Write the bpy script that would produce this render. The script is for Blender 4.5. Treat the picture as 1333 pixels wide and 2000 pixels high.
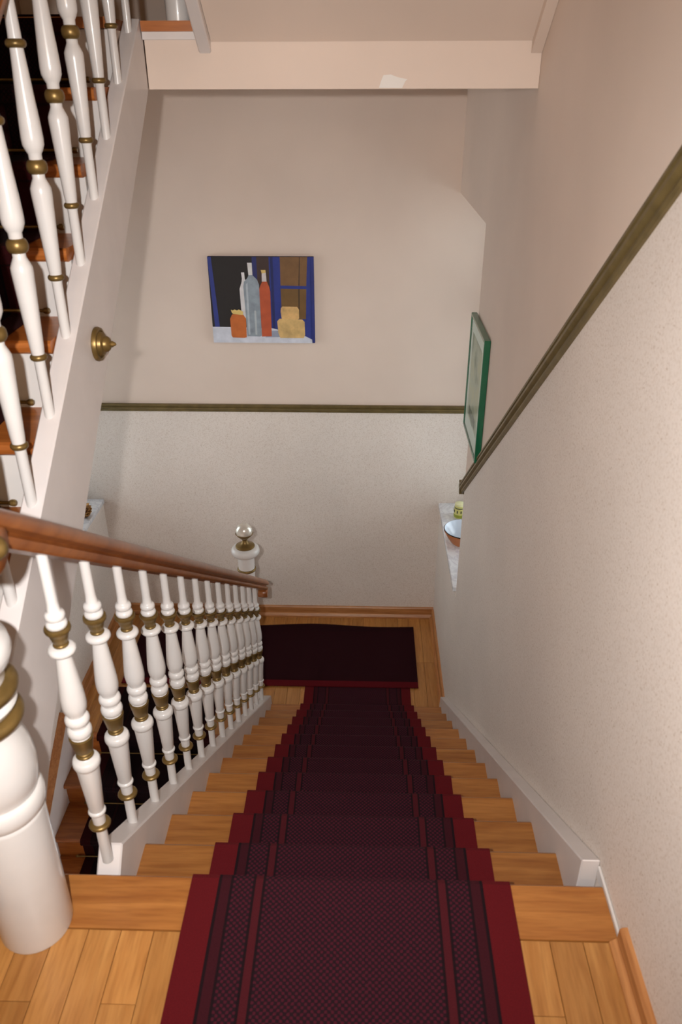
import bpy, bmesh, math, random
from mathutils import Vector, Matrix
random.seed(7)
S = bpy.context.scene
for o in list(bpy.data.objects): bpy.data.objects.remove(o)
COL = S.collection

# ------------------------------------------------------------------ camera
CAM = Vector((-0.0426, -1.1762, 1.6278)); PITCH, YAW, ROLL, FPX = 0.5021, 0.0302, -0.0028, 1538.6
fw = Vector((-math.sin(YAW)*math.cos(PITCH), math.cos(YAW)*math.cos(PITCH), -math.sin(PITCH)))
rt = Vector((math.cos(YAW), math.sin(YAW), 0)); up = rt.cross(fw)
r2 = rt*math.cos(ROLL)+up*math.sin(ROLL); u2 = up*math.cos(ROLL)-rt*math.sin(ROLL)
cd = bpy.data.cameras.new('camera'); cam = bpy.data.objects.new('camera', cd); COL.objects.link(cam)
M3 = Matrix((r2, u2, -fw)).transposed()
cam.matrix_world = Matrix.Translation(CAM) @ M3.to_4x4()
cd.sensor_fit = 'VERTICAL'; cd.sensor_height = 36; cd.sensor_width = 24; cd.lens = FPX/2000*36
cd.clip_start = 0.02
cd.dof.use_dof = True; cd.dof.focus_distance = 3.6; cd.dof.aperture_fstop = 4.5
S.camera = cam

# ------------------------------------------------------------------ world, light, exposure
W = bpy.data.worlds.new('overcast_sky'); S.world = W; W.use_nodes = True
bg = W.node_tree.nodes['Background']; bg.inputs[0].default_value = (0.90, 0.945, 1.0, 1); bg.inputs[1].default_value = 4.0
fl = bpy.data.lights.new('camera_flash', 'SPOT'); fl.energy = 218; fl.color = (1.0, 0.97, 0.95)
fl.shadow_soft_size = 0.018; fl.spot_size = math.radians(110); fl.spot_blend = 1.0
flo = bpy.data.objects.new('camera_flash', fl); COL.objects.link(flo)
flo.matrix_world = Matrix.Translation((-0.16, -1.2, 1.68)) @ M3.to_4x4()
S.view_settings.view_transform = 'Standard'; S.view_settings.look = 'None'
S.view_settings.gamma = 1; S.view_settings.use_curve_mapping = False; S.view_settings.exposure = 0.0

# ------------------------------------------------------------------ dimensions
R, G = 0.175, 0.2454                     # main flight rise / going
XSL, XSR, XR, XL, YF = -0.615, 0.483, 0.528, -1.955, 3.903
ZL = -12*R                                # landing level
YJ, ZS, ZH = 2.81, -1.074, 1.03           # window jamb, sill, head
ZRAIL = -0.352                            # dado rail on far wall, centre
XUS = -0.778; YB = 1.814; ZUL = 1.795     # upper stringer face, landing beam, upper landing level
SLOPE = R/G

# ------------------------------------------------------------------ helpers
def sharp(me, ang=35):
    for p in me.polygons: p.use_smooth = True
    me.set_sharp_from_angle(angle=math.radians(ang))
def link(name, me, mat=None, parent=None, smooth=None):
    if mat is not None:
        for m in (mat if isinstance(mat, (list, tuple)) else [mat]): me.materials.append(m)
    if smooth: sharp(me, smooth)
    o = bpy.data.objects.new(name, me); COL.objects.link(o)
    if parent is not None: o.parent = parent
    return o
def tag(o, label=None, cat=None, group=None, kind=None):
    if label: o['label'] = label
    if cat: o['category'] = cat
    if group: o['group'] = group
    if kind: o['kind'] = kind
    return o
def empty(name, loc=(0, 0, 0)):
    o = bpy.data.objects.new(name, None); o.empty_display_size = .1; COL.objects.link(o); o.location = loc; return o
def inst(src, parent=None, loc=None, name=None):
    c = src.copy(); COL.objects.link(c); c.parent = parent
    if loc is not None: c.location = loc
    for ch in src.children:
        d = ch.copy(); COL.objects.link(d); d.parent = c
    return c
def to_me(name, bm):
    bmesh.ops.recalc_face_normals(bm, faces=bm.faces); me = bpy.data.meshes.new(name); bm.to_mesh(me); bm.free(); return me
def prism_bm(poly, axis, a, b, bm=None, bevel=0):
    """poly in the plane across `axis`: x -> (y,z), y -> (x,z), z -> (x,y)"""
    own = bm is None
    nb = bmesh.new()
    def P(p, t):
        return (t, p[0], p[1]) if axis == 'x' else (p[0], t, p[1]) if axis == 'y' else (p[0], p[1], t)
    A = [nb.verts.new(P(p, a)) for p in poly]; B = [nb.verts.new(P(p, b)) for p in poly]
    n = len(poly); nb.faces.new(A); nb.faces.new(B[::-1])
    for i in range(n): nb.faces.new((A[i], A[(i+1) % n], B[(i+1) % n], B[i]))
    bmesh.ops.recalc_face_normals(nb, faces=nb.faces)
    if bevel: bmesh.ops.bevel(nb, geom=nb.edges[:], offset=bevel, segments=1, affect='EDGES')
    if own: return nb
    me = bpy.data.meshes.new('tmp'); nb.to_mesh(me); nb.free(); bm.from_mesh(me); bpy.data.meshes.remove(me); return bm
def prism(name, poly, axis, a, b, mat, parent=None, bevel=0):
    return link(name, to_me(name, prism_bm(poly, axis, a, b, None, bevel)), mat, parent)
def box_me(name, x0, x1, y0, y1, z0, z1, bevel=0):
    return to_me(name, prism_bm([(x0, y0), (x1, y0), (x1, y1), (x0, y1)], 'z', z0, z1, None, bevel))
def box(name, x0, x1, y0, y1, z0, z1, mat, parent=None, bevel=0):
    return link(name, box_me(name, x0, x1, y0, y1, z0, z1, bevel), mat, parent)
def lathe_me(name, prof, seg=24, axis='z', caps=(1, 1)):
    bm = bmesh.new(); rings = []
    for r, z in prof:
        ring = []
        for i in range(seg):
            a = 2*math.pi*i/seg; p = (r*math.cos(a), r*math.sin(a), z)
            if axis == 'x': p = (z, p[0], p[1])
            if axis == 'y': p = (p[0], z, p[1])
            ring.append(bm.verts.new(p))
        rings.append(ring)
    for k in range(len(rings)-1):
        for i in range(seg):
            j = (i+1) % seg; bm.faces.new((rings[k][i], rings[k][j], rings[k+1][j], rings[k+1][i]))
    if caps[0]: bm.faces.new(rings[0][::-1])
    if caps[1]: bm.faces.new(rings[-1])
    return to_me(name, bm)
def lathe(name, prof, mat, parent=None, seg=24, axis='z', loc=(0, 0, 0), smooth=40, caps=(1, 1)):
    o = link(name, lathe_me(name, prof, seg, axis, caps), mat, parent, smooth); o.location = loc; return o
def torus_prof(r, z, t, h, n=7):
    """half-round bead of radius t/h around core radius r"""
    return [(r+t*math.cos(a), z+h*math.sin(a)) for a in [(-.5+i/(n-1))*math.pi for i in range(n)]]
def sweep(name, prof, p0, p1, mat, parent=None, smooth=30):
    """profile (side, up) swept straight from p0 to p1, cut vertically"""
    p0, p1 = Vector(p0), Vector(p1); d = p1-p0; h = Vector((d.x, d.y, 0)).normalized(); s = Vector((h.y, -h.x, 0))
    bm = bmesh.new()
    A = [bm.verts.new(p0+s*a+Vector((0, 0, b))) for a, b in prof]; B = [bm.verts.new(p1+s*a+Vector((0, 0, b))) for a, b in prof]
    n = len(prof); bm.faces.new(A); bm.faces.new(B[::-1])
    for i in range(n): bm.faces.new((A[i], A[(i+1) % n], B[(i+1) % n], B[i]))
    return link(name, to_me(name, bm), mat, parent, smooth)

# ------------------------------------------------------------------ materials
def new_mat(name):
    m = bpy.data.materials.new(name); m.use_nodes = True; nt = m.node_tree
    return m, nt, nt.nodes['Principled BSDF']
def nd(nt, t, **kw):
    n = nt.nodes.new(t)
    for k, v in kw.items():
        if k.startswith('i_'): n.inputs[int(k[2:]) if k[2:].isdigit() else k[2:].replace('_', ' ')].default_value = v
        else: setattr(n, k, v)
    return n
def srgb(r, g, b):
    f = lambda c: c/12.92 if c <= .04045 else ((c+.055)/1.055)**2.4
    return (f(r/255), f(g/255), f(b/255), 1)
def ramp(nt, fac, stops, interp='LINEAR'):
    n = nt.nodes.new('ShaderNodeValToRGB'); n.color_ramp.interpolation = interp; e = n.color_ramp.elements
    e[0].position, e[0].color = stops[0]; e[1].position, e[1].color = stops[-1]
    for p, c in stops[1:-1]: k = e.new(p); k.color = c
    nt.links.new(fac, n.inputs[0]); return n
def bump(nt, bsdf, height, strength, dist=.002):
    b = nd(nt, 'ShaderNodeBump'); b.inputs['Strength'].default_value = strength; b.inputs['Distance'].default_value = dist
    nt.links.new(height, b.inputs['Height']); nt.links.new(b.outputs[0], bsdf.inputs['Normal'])
def plain(name, col, rough=.5, metal=0, coat=0, noise=0, nscale=8):
    m, nt, b = new_mat(name); b.inputs['Roughness'].default_value = rough; b.inputs['Metallic'].default_value = metal
    b.inputs['Coat Weight'].default_value = coat
    tc = nd(nt, 'ShaderNodeTexCoord'); n = nd(nt, 'ShaderNodeTexNoise'); n.inputs['Scale'].default_value = nscale; n.inputs['Detail'].default_value = 4
    nt.links.new(tc.outputs['Object'], n.inputs['Vector'])
    k = noise or .04
    c0 = tuple(max(0, c*(1-k)) for c in col[:3])+(1,); c1 = tuple(min(1, c*(1+k)) for c in col[:3])+(1,)
    r = ramp(nt, n.outputs['Fac'], [(.3, c0), (.7, c1)]); nt.links.new(r.outputs[0], b.inputs['Base Color'])
    return m
def plaster(name, col, speck=False):
    m, nt, b = new_mat(name); b.inputs['Roughness'].default_value = .75
    tc = nd(nt, 'ShaderNodeTexCoord'); L = nt.links
    n = nd(nt, 'ShaderNodeTexNoise'); n.inputs['Scale'].default_value = 1.6; n.inputs['Detail'].default_value = 3; L.new(tc.outputs['Object'], n.inputs['Vector'])
    c0 = tuple(c*.95 for c in col[:3])+(1,); c1 = tuple(min(1, c*1.04) for c in col[:3])+(1,)
    base = ramp(nt, n.outputs['Fac'], [(.3, c0), (.7, c1)])
    f = nd(nt, 'ShaderNodeTexNoise'); f.inputs['Detail'].default_value = 3; L.new(tc.outputs['Object'], f.inputs['Vector'])
    if speck:
        f.inputs['Scale'].default_value = 150; f.inputs['Detail'].default_value = 2
        v = nd(nt, 'ShaderNodeTexNoise'); v.inputs['Scale'].default_value = 190; v.inputs['Detail'].default_value = 1; L.new(tc.outputs['Object'], v.inputs['Vector'])
        s1 = ramp(nt, f.outputs['Fac'], [(.30, (.88, .85, .82, 1)), (.52, (1, 1, 1, 1)), (1, (1, 1, 1, 1))])
        s2 = ramp(nt, v.outputs['Fac'], [(.24, (.70, .62, .54, 1)), (.36, (1, 1, 1, 1)), (1, (1, 1, 1, 1))])
        m1 = nd(nt, 'ShaderNodeMix', data_type='RGBA', blend_type='MULTIPLY'); m1.inputs[0].default_value = 1
        m2 = nd(nt, 'ShaderNodeMix', data_type='RGBA', blend_type='MULTIPLY'); m2.inputs[0].default_value = 1
        L.new(base.outputs[0], m1.inputs[6]); L.new(s1.outputs[0], m1.inputs[7]); L.new(m1.outputs[2], m2.inputs[6]); L.new(s2.outputs[0], m2.inputs[7])
        L.new(m2.outputs[2], b.inputs['Base Color']); bump(nt, b, f.outputs['Fac'], .25, .0015)
    else:
        f.inputs['Scale'].default_value = 14; L.new(base.outputs[0], b.inputs['Base Color']); bump(nt, b, f.outputs['Fac'], .12, .003)
    return m
def wood(name, c_dark, c_light, axis='x', rough=.38, scale=1.0, knots=True, spread=.35):
    m, nt, b = new_mat(name); L = nt.links; b.inputs['Roughness'].default_value = rough
    tc = nd(nt, 'ShaderNodeTexCoord'); oi = nd(nt, 'ShaderNodeObjectInfo')
    mul = nd(nt, 'ShaderNodeVectorMath', operation='MULTIPLY'); L.new(tc.outputs['Object'], mul.inputs[0])
    st = {'x': (1.3, 16, 16), 'y': (16, 1.3, 16), 'z': (16, 16, 1.3)}[axis]; mul.inputs[1].default_value = tuple(s*scale for s in st)
    rv = nd(nt, 'ShaderNodeMath', operation='MULTIPLY', i_1=37.0); L.new(oi.outputs['Random'], rv.inputs[0])
    add = nd(nt, 'ShaderNodeVectorMath', operation='ADD'); L.new(mul.outputs[0], add.inputs[0]); L.new(rv.outputs[0], add.inputs[1])
    n1 = nd(nt, 'ShaderNodeTexNoise'); n1.inputs['Scale'].default_value = 2.2; n1.inputs['Detail'].default_value = 6; n1.inputs['Distortion'].default_value = .7; L.new(add.outputs[0], n1.inputs['Vector'])
    n2 = nd(nt, 'ShaderNodeTexNoise'); n2.inputs['Scale'].default_value = 9; n2.inputs['Detail'].default_value = 3; L.new(add.outputs[0], n2.inputs['Vector'])
    r1 = ramp(nt, n1.outputs['Fac'], [(.28, c_dark), (.72, c_light)])
    r2_ = ramp(nt, n2.outputs['Fac'], [(.30, (.78, .74, .70, 1)), (.55, (1, 1, 1, 1))])
    mx = nd(nt, 'ShaderNodeMix', data_type='RGBA', blend_type='MULTIPLY'); mx.inputs[0].default_value = .8; L.new(r1.outputs[0], mx.inputs[6]); L.new(r2_.outputs[0], mx.inputs[7])
    hs = nd(nt, 'ShaderNodeHueSaturation'); mr = nd(nt, 'ShaderNodeMapRange'); mr.inputs[3].default_value = 1-spread*.6; mr.inputs[4].default_value = 1+spread*.4
    L.new(oi.outputs['Random'], mr.inputs[0]); L.new(mr.outputs[0], hs.inputs['Value']); L.new(mx.outputs[2], hs.inputs['Color'])
    out = hs.outputs[0]
    if knots:
        kv = nd(nt, 'ShaderNodeTexVoronoi'); kv.inputs['Scale'].default_value = 5.0; ka = nd(nt, 'ShaderNodeVectorMath', operation='ADD')
        L.new(tc.outputs['Object'], ka.inputs[0]); L.new(rv.outputs[0], ka.inputs[1]); L.new(ka.outputs[0], kv.inputs['Vector'])
        kr = ramp(nt, kv.outputs['Distance'], [(.02, (.10, .06, .03, 1)), (.055, (1, 1, 1, 1))])
        km = nd(nt, 'ShaderNodeMix', data_type='RGBA', blend_type='MULTIPLY'); km.inputs[0].default_value = .85; L.new(out, km.inputs[6]); L.new(kr.outputs[0], km.inputs[7]); out = km.outputs[2]
    L.new(out, b.inputs['Base Color']); bump(nt, b, n2.outputs['Fac'], .08, .001)
    return m
def carpet(name, half, patterned=True, dim=1.0):
    """UV: u = distance from centre line in metres, v = length in metres"""
    m, nt, b = new_mat(name); L = nt.links; b.inputs['Roughness'].default_value = 1; b.inputs['Specular IOR Level'].default_value = .15
    uv = nd(nt, 'ShaderNodeUVMap'); uv.uv_map = 'UVMap'; sp = nd(nt, 'ShaderNodeSeparateXYZ'); L.new(uv.outputs[0], sp.inputs[0])
    ab = nd(nt, 'ShaderNodeMath', operation='ABSOLUTE'); L.new(sp.outputs[0], ab.inputs[0])
    d = nd(nt, 'ShaderNodeMath', operation='SUBTRACT', i_0=half); L.new(ab.outputs[0], d.inputs[1])
    sc = nd(nt, 'ShaderNodeMath', operation='MULTIPLY', i_1=4.0); L.new(d.outputs[0], sc.inputs[0])
    def c(r, g, bl): q = srgb(r, g, bl); return (q[0]*dim, q[1]*dim, q[2]*dim, 1)
    red, dark, pur, str_ = c(92, 18, 24), c(30, 15, 20), c(58, 18, 26), c(74, 22, 29)
    fa = c(76, 24, 38); fb = c(36, 19, 26)
    bands = [(0, red), (.063, dark), (.070, pur), (.091, dark), (.097, fa), (.143, dark), (.149, str_), (.166, dark), (.171, fa)]
    ra = ramp(nt, sc.outputs[0], [(p*4, col) for p, col in bands], 'CONSTANT')
    col = ra.outputs[0]
    if patterned:
        # staggered lozenge weave in the field
        mu = nd(nt, 'ShaderNodeVectorMath', operation='MULTIPLY'); mu.inputs[1].default_value = (1/.0135, 1/.0135, 1); L.new(uv.outputs[0], mu.inputs[0])
        s2 = nd(nt, 'ShaderNodeSeparateXYZ'); L.new(mu.outputs[0], s2.inputs[0])
        def wave(sock):
            a = nd(nt, 'ShaderNodeMath', operation='MULTIPLY', i_1=2*math.pi); L.new(sock, a.inputs[0]); s = nd(nt, 'ShaderNodeMath', operation='SINE'); L.new(a.outputs[0], s.inputs[0]); return s.outputs[0]
        pr = nd(nt, 'ShaderNodeMath', operation='MULTIPLY'); L.new(wave(s2.outputs[0]), pr.inputs[0]); L.new(wave(s2.outputs[1]), pr.inputs[1])
        nz = nd(nt, 'ShaderNodeTexNoise'); nz.inputs['Scale'].default_value = 160; L.new(uv.outputs[0], nz.inputs['Vector'])
        su = nd(nt, 'ShaderNodeMath', operation='ADD'); L.new(pr.outputs[0], su.inputs[0])
        nn = nd(nt, 'ShaderNodeMapRange'); nn.inputs[3].default_value = -.55; nn.inputs[4].default_value = .55; L.new(nz.outputs['Fac'], nn.inputs[0]); L.new(nn.outputs[0], su.inputs[1])
        ck = ramp(nt, su.outputs[0], [(.0, (1, 1, 1, 1)), (.30, (0, 0, 0, 1))])
        # only where the band colour is field
        fm = ramp(nt, sc.outputs[0], [(0, (0, 0, 0, 1)), (.097*4, (1, 1, 1, 1)), (.143*4, (0, 0, 0, 1)), (.171*4, (1, 1, 1, 1))], 'CONSTANT')
        mm = nd(nt, 'ShaderNodeMath', operation='MULTIPLY'); L.new(ck.outputs[0], mm.inputs[0]); L.new(fm.outputs[0], mm.inputs[1])
        mx = nd(nt, 'ShaderNodeMix', data_type='RGBA'); L.new(mm.outputs[0], mx.inputs[0]); L.new(col, mx.inputs[6]); mx.inputs[7].default_value = fb; col = mx.outputs[2]
    fz = nd(nt, 'ShaderNodeTexNoise'); fz.inputs['Scale'].default_value = 420; fz.inputs['Detail'].default_value = 2; L.new(uv.outputs[0], fz.inputs['Vector'])
    fr = ramp(nt, fz.outputs['Fac'], [(.3, (.72, .72, .72, 1)), (.7, (1.0, 1.0, 1.0, 1))])
    f2 = nd(nt, 'ShaderNodeMix', data_type='RGBA', blend_type='MULTIPLY'); f2.inputs[0].default_value = 1; L.new(col, f2.inputs[6]); L.new(fr.outputs[0], f2.inputs[7])
    L.new(f2.outputs[2], b.inputs['Base Color']); bump(nt, b, fz.outputs['Fac'], .6, .002)
    return m
def pane_glass(name, ior=1.45, rough=.03):
    m = bpy.data.materials.new(name); m.use_nodes = True; nt = m.node_tree; nt.nodes.clear()
    o = nd(nt, 'ShaderNodeOutputMaterial'); t = nd(nt, 'ShaderNodeBsdfTransparent'); g = nd(nt, 'ShaderNodeBsdfGlossy'); g.inputs['Roughness'].default_value = rough
    fr = nd(nt, 'ShaderNodeFresnel'); fr.inputs[0].default_value = ior; mx = nd(nt, 'ShaderNodeMixShader')
    t.inputs[0].default_value = (.96, .98, .97, 1)
    nt.links.new(fr.outputs[0], mx.inputs[0]); nt.links.new(t.outputs[0], mx.inputs[1]); nt.links.new(g.outputs[0], mx.inputs[2]); nt.links.new(mx.outputs[0], o.inputs[0]); return m

def clear_cover(name):
    m = bpy.data.materials.new(name); m.use_nodes = True; nt = m.node_tree; nt.nodes.clear()
    o = nd(nt, 'ShaderNodeOutputMaterial'); t = nd(nt, 'ShaderNodeBsdfTransparent'); g = nd(nt, 'ShaderNodeBsdfGlossy'); g.inputs['Roughness'].default_value = .08
    mx = nd(nt, 'ShaderNodeMixShader'); mx.inputs[0].default_value = .10; t.inputs[0].default_value = (.98, 1, .99, 1)
    nt.links.new(t.outputs[0], mx.inputs[1]); nt.links.new(g.outputs[0], mx.inputs[2]); nt.links.new(mx.outputs[0], o.inputs[0]); return m

M = {}
M['plaster'] = plaster('plaster_pink_beige', srgb(222, 204, 190))
M['dado'] = plaster('speckled_dado', srgb(230, 220, 211), True)
M['white'] = plain('white_gloss_paint', srgb(212, 209, 206), .28, 0, .25)
M['stringer'] = plain('grey_white_paint', srgb(216, 209, 206), .40, 0, .1)
M['brass'] = plain('antique_gold_paint', srgb(122, 98, 54), .38, .6, 0, .2, 30)
M['dullgold'] = plain('olive_gold_paint', srgb(112, 96, 58), .42, .35, 0, .2, 20)
M['tread'] = wood('oak_tread', srgb(140, 84, 36), srgb(174, 116, 58), 'x', .33)
M['tread_u'] = wood('oak_tread_warm', srgb(142, 78, 32), srgb(180, 108, 50), 'x', .33)
M['plank'] = wood('oak_plank', srgb(164, 108, 52), srgb(192, 138, 76), 'y', .36, 1.0, False, .3)
M['rail'] = wood('mahogany_rail', srgb(122, 66, 28), srgb(158, 97, 50), 'y', .28, .5, False, 0)
M['skirt'] = wood('oak_skirting_x', srgb(164, 104, 56), srgb(200, 142, 88), 'x', .4, 1.0, False, .1)
M['skirt_y'] = wood('oak_skirting_y', srgb(164, 104, 56), srgb(200, 142, 88), 'y', .4, 1.0, False, .1)
M['runner'] = carpet('maroon_runner', .367)
M['rug'] = carpet('maroon_rug', .367, False, .42)
M['glass'] = pane_glass('window_glass')

# ================================================================== the setting
# ---- hall floor we stand on
floor = box('floor', XL, XR, -2.6, -0.12, -.20, -.012, M['skirt'])
tag(floor, 'light oak plank floor of the upper hall at the head of the stairs', 'floor', None, 'structure')
PW, PL = 0.0715, 0.46
pm = box_me('floor_plank', 0, PW-.0012, 0, PL-.0012, -.012, 0, .0008); pm.materials.append(M['plank'])
n = 0
i = 0
x = XR-.012-PW
while x > -1.42:
    y0 = -0.1205-PL if i % 3 == 0 else (-0.1205-PL*.66 if i % 3 == 1 else -0.1205-PL*.34)
    if i % 3:   # cut starter piece
        ln = -0.1205-y0
        sm = box_me('floor_plank', 0, PW-.0012, 0, ln-.0012, -.012, 0, .0008); o = link('floor_plank', sm, M['plank'], floor); o.location = (x, y0, 0)
    else:
        o = bpy.data.objects.new('floor_plank', pm); COL.objects.link(o); o.parent = floor; o.location = (x, y0, 0)
    y = y0
    while y > -1.7:
        y -= PL; o = bpy.data.objects.new('floor_plank', pm); COL.objects.link(o); o.parent = floor; o.location = (x, y, 0)
    x -= PW; i += 1
nb = prism('nosing_board', [(-.1185, -.032), (-.1185, .001), (.010, .001), (.016, -.004), (.019, -.016), (.016, -.028), (.010, -.032)], 'x', -.80, .520, M['tread'], floor)
box('floor_edge', -.80, XSR, -.12, -.012, -.175, -.033, M['stringer'], floor)

# ---- half landing
land = prism('floor', [(XL, 2.59), (-.82, 2.59), (-.82, 2.725), (XR, 2.725), (XR, YF), (XL, YF)], 'z', ZL-.2, ZL-.012, M['skirt'])
tag(land, 'oak plank floor of the half landing at the foot of the flight', 'floor', None, 'structure')
LW = .088; lp = {}
x = XL+.002
while x < XR-.03:
    w = min(LW, XR-x); ys = 2.592 if x+w < -.82 else 2.727
    if x < -.82 < x+w: ys = 2.727
    cut = ys+random.choice((.30, .45, .62))
    for a, b in ((ys, cut), (cut, YF-.001)):
        box('floor_plank', x, x+w-.0012, a, b-.0012, ZL-.012, ZL, M['plank'], land, .0008)
    x += LW

# ---- walls
def zr(y): return -.40+.770*(2.81-y)       # right-hand dado line (rail centre)
wr = empty('wall_right', (XR, 0, ZL)); tag(wr, 'right stairwell wall, pink beige plaster above speckled dado', 'wall', None, 'structure')
def wpart(name, poly, axis, a, b, mat, par):
    o = prism(name, poly, axis, a, b, mat); o.parent = par; o.matrix_parent_inverse = Matrix.Translation(par.location).inverted(); return o
YBK = -2.6
RJ = .06; YK = YJ-RJ
wpart('dado', [(YBK, -2.5), (YJ, -2.5), (YJ, ZS-.035), (YK, ZS-.035), (YK, zr(YK)), (YBK, zr(YBK))], 'x', XR, XR+.45, M['dado'], wr)
wpart('plaster', [(YK, zr(YK)), (YK, ZH), (YJ, ZH), (YJ, 5.2), (YBK, 5.2), (YBK, zr(YBK))], 'x', XR, XR+.45, M['plaster'], wr)
arc = [(XR+RJ-RJ*math.cos(a), YK+RJ*math.sin(a)) for a in [i*math.pi/16 for i in range(9)]]
jamb = arc+[(XR+.45, YJ), (XR+.45, YK)]
for nm, za, zb in (('dado', ZS-.035, zr(YJ)+.02), ('plaster', zr(YJ)+.02, ZH)):
    o = wpart(nm, jamb, 'z', za, zb, M[nm], wr); sharp(o.data, 25)
wpart('dado', [(YJ, -2.5), (YF, -2.5), (YF, ZS-.035), (YJ, ZS-.035)], 'x', XR, XR+.45, M['dado'], wr)
wpart('plaster', [(YJ, ZH), (YF, ZH), (YF, 5.2), (YJ, 5.2)], 'x', XR, XR+.45, M['plaster'], wr)
wb = empty('wall_back', (0, YF, ZL)); tag(wb, 'landing end wall, beige plaster above a pale speckled dado', 'wall', None, 'structure')
wpart('dado', [(XL-.45, -2.5), (XR+.45, -2.5), (XR+.45, ZRAIL), (XL-.45, ZRAIL)], 'y', YF, YF+.2, M['dado'], wb)
wpart('plaster', [(XL-.45, ZRAIL), (XR+.45, ZRAIL), (XR+.45, 5.2), (XL-.45, 5.2)], 'y', YF, YF+.2, M['plaster'], wb)
wl = empty('wall_left', (XL, 0, ZL)); tag(wl, 'left stairwell wall with a window recess at the landing', 'wall', None, 'structure')
wpart('dado', [(YBK, -4.4), (YJ, -4.4), (YJ, ZRAIL), (YBK, ZRAIL)], 'x', XL-.45, XL, M['dado'], wl)
wpart('plaster', [(YJ, ZRAIL), (YJ, 5.2), (YBK, 5.2), (YBK, ZRAIL)], 'x', XL-.45, XL, M['plaster'], wl)
wpart('dado', [(YJ, -4.4), (YF, -4.4), (YF, ZS-.035), (YJ, ZS-.035)], 'x', XL-.45, XL, M['dado'], wl)
wpart('plaster', [(YJ, ZH), (YF, ZH), (YF, 5.2), (YJ, 5.2)], 'x', XL-.45, XL, M['plaster'], wl)

wf = empty('wall_front', (0, YBK, 0)); tag(wf, 'plain beige plaster wall closing the hall behind the stair head', 'wall', None, 'structure')
wpart('plaster', [(XL-.45, -.2), (XR+.45, -.2), (XR+.45, 5.2), (XL-.45, 5.2)], 'y', YBK-.2, YBK, M['plaster'], wf)
wpart('plaster', [(XL, -4.6), (XR, -4.6), (XR, -.2), (XL, -.2)], 'y', -.32, -.14, M['plaster'], wf)
lf = box('floor', XL, XR, -.14, YF, -4.6, -4.4, M['skirt']); tag(lf, 'wood floor at the bottom of the stairwell', 'floor', None, 'structure')

# ---- windows with marble sills in the recesses
def marble():
    m, nt, b = new_mat('pale_marble'); L = nt.links; b.inputs['Roughness'].default_value = .22
    tc = nd(nt, 'ShaderNodeTexCoord'); n = nd(nt, 'ShaderNodeTexNoise'); n.inputs['Scale'].default_value = 7; n.inputs['Detail'].default_value = 8; n.inputs['Distortion'].default_value = 2.2
    L.new(tc.outputs['Object'], n.inputs['Vector'])
    r = ramp(nt, n.outputs['Fac'], [(.40, srgb(232, 234, 238)), (.50, srgb(208, 209, 216)), (.56, srgb(230, 232, 236))]); L.new(r.outputs[0], b.inputs['Base Color']); return m
M['marble'] = marble()
def window(name, side, label):
    X0 = XR if side > 0 else XL
    w = empty(name, (X0+side*.3, (YJ+YF)/2, ZS)); tag(w, label, 'window', None, 'structure')
    def pt(nm, x0, x1, y0, y1, z0, z1, mat, bev=.004, par=None):
        o = box(nm, min(x0, x1), max(x0, x1), y0, y1, z0, z1, mat, None, bev); o.parent = par or w; o.matrix_parent_inverse = Matrix.Translation(w.location).inverted(); return o
    pt('window_sill', X0-side*.012, X0+side*.44, YJ+.002, YF-.002, ZS-.033, ZS, M['marble'])
    xa, xb = X0+side*.30, X0+side*.36
    for y0, y1 in ((YJ+.002, YJ+.07), (YF-.07, YF-.002), ((YJ+YF)/2-.04, (YJ+YF)/2+.04)): pt('window_frame', xa, xb, y0, y1, ZS+.002, ZH-.002, M['white'])
    for z0, z1 in ((ZS+.003, ZS+.07), (ZH-.07, ZH-.003), (.35, .42)):
        for y0, y1 in ((YJ+.072, (YJ+YF)/2-.042), ((YJ+YF)/2+.042, YF-.072)): pt('window_rail', xa+side*.004, xb-side*.004, y0, y1, z0, z1, M['white'])
    for y0, y1 in ((YJ+.06, (YJ+YF)/2-.03), ((YJ+YF)/2+.03, YF-.06)):
        for z0, z1 in ((ZS+.06, .36), (.41, ZH-.06)): pt('pane', X0+side*.328, X0+side*.332, y0, y1, z0, z1, M['glass'], 0)
    return w
window('window_1', 1, 'white landing window deep in the right wall recess with marble sill')
window('window_2', -1, 'white landing window in the left wall recess with marble sill')

# ---- dado rails
RP = [(0, -.0275), (.008, -.0275), (.012, -.020), (.012, -.012), (.017, -.009), (.022, -.003), (.022, .006), (.015, .009), (.015, .015), (.020, .018), (.020, .0265), (.006, .0275), (0, .0275)]
def mould(name, p0, p1, label, vs=1.0):
    o = sweep(name, [(a, b*vs) for a, b in RP], p0, p1, M['dullgold'], None, 25); tag(o, label, 'dado rail', None, 'structure'); return o
mould('trim_1', (XL-.29, YF, ZRAIL), (XR+.29, YF, ZRAIL), 'olive gold dado rail running level along the landing end wall')
rr = sweep('trim_2', [(-a, b*1.28) for a, b in RP], (XR, YBK, zr(YBK)), (XR, YJ, zr(YJ)), M['dullgold'], None, 25)
tag(rr, 'olive gold dado rail sloping down the right wall with the stairs', 'dado rail', None, 'structure')
ret = sweep('rail_return', [(-a*2.2, b*1.28) for a, b in RP], (XR-.02, YJ-.004, zr(YJ)), (XR+.29, YJ-.004, zr(YJ)), M['dullgold'], rr, 25)

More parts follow.
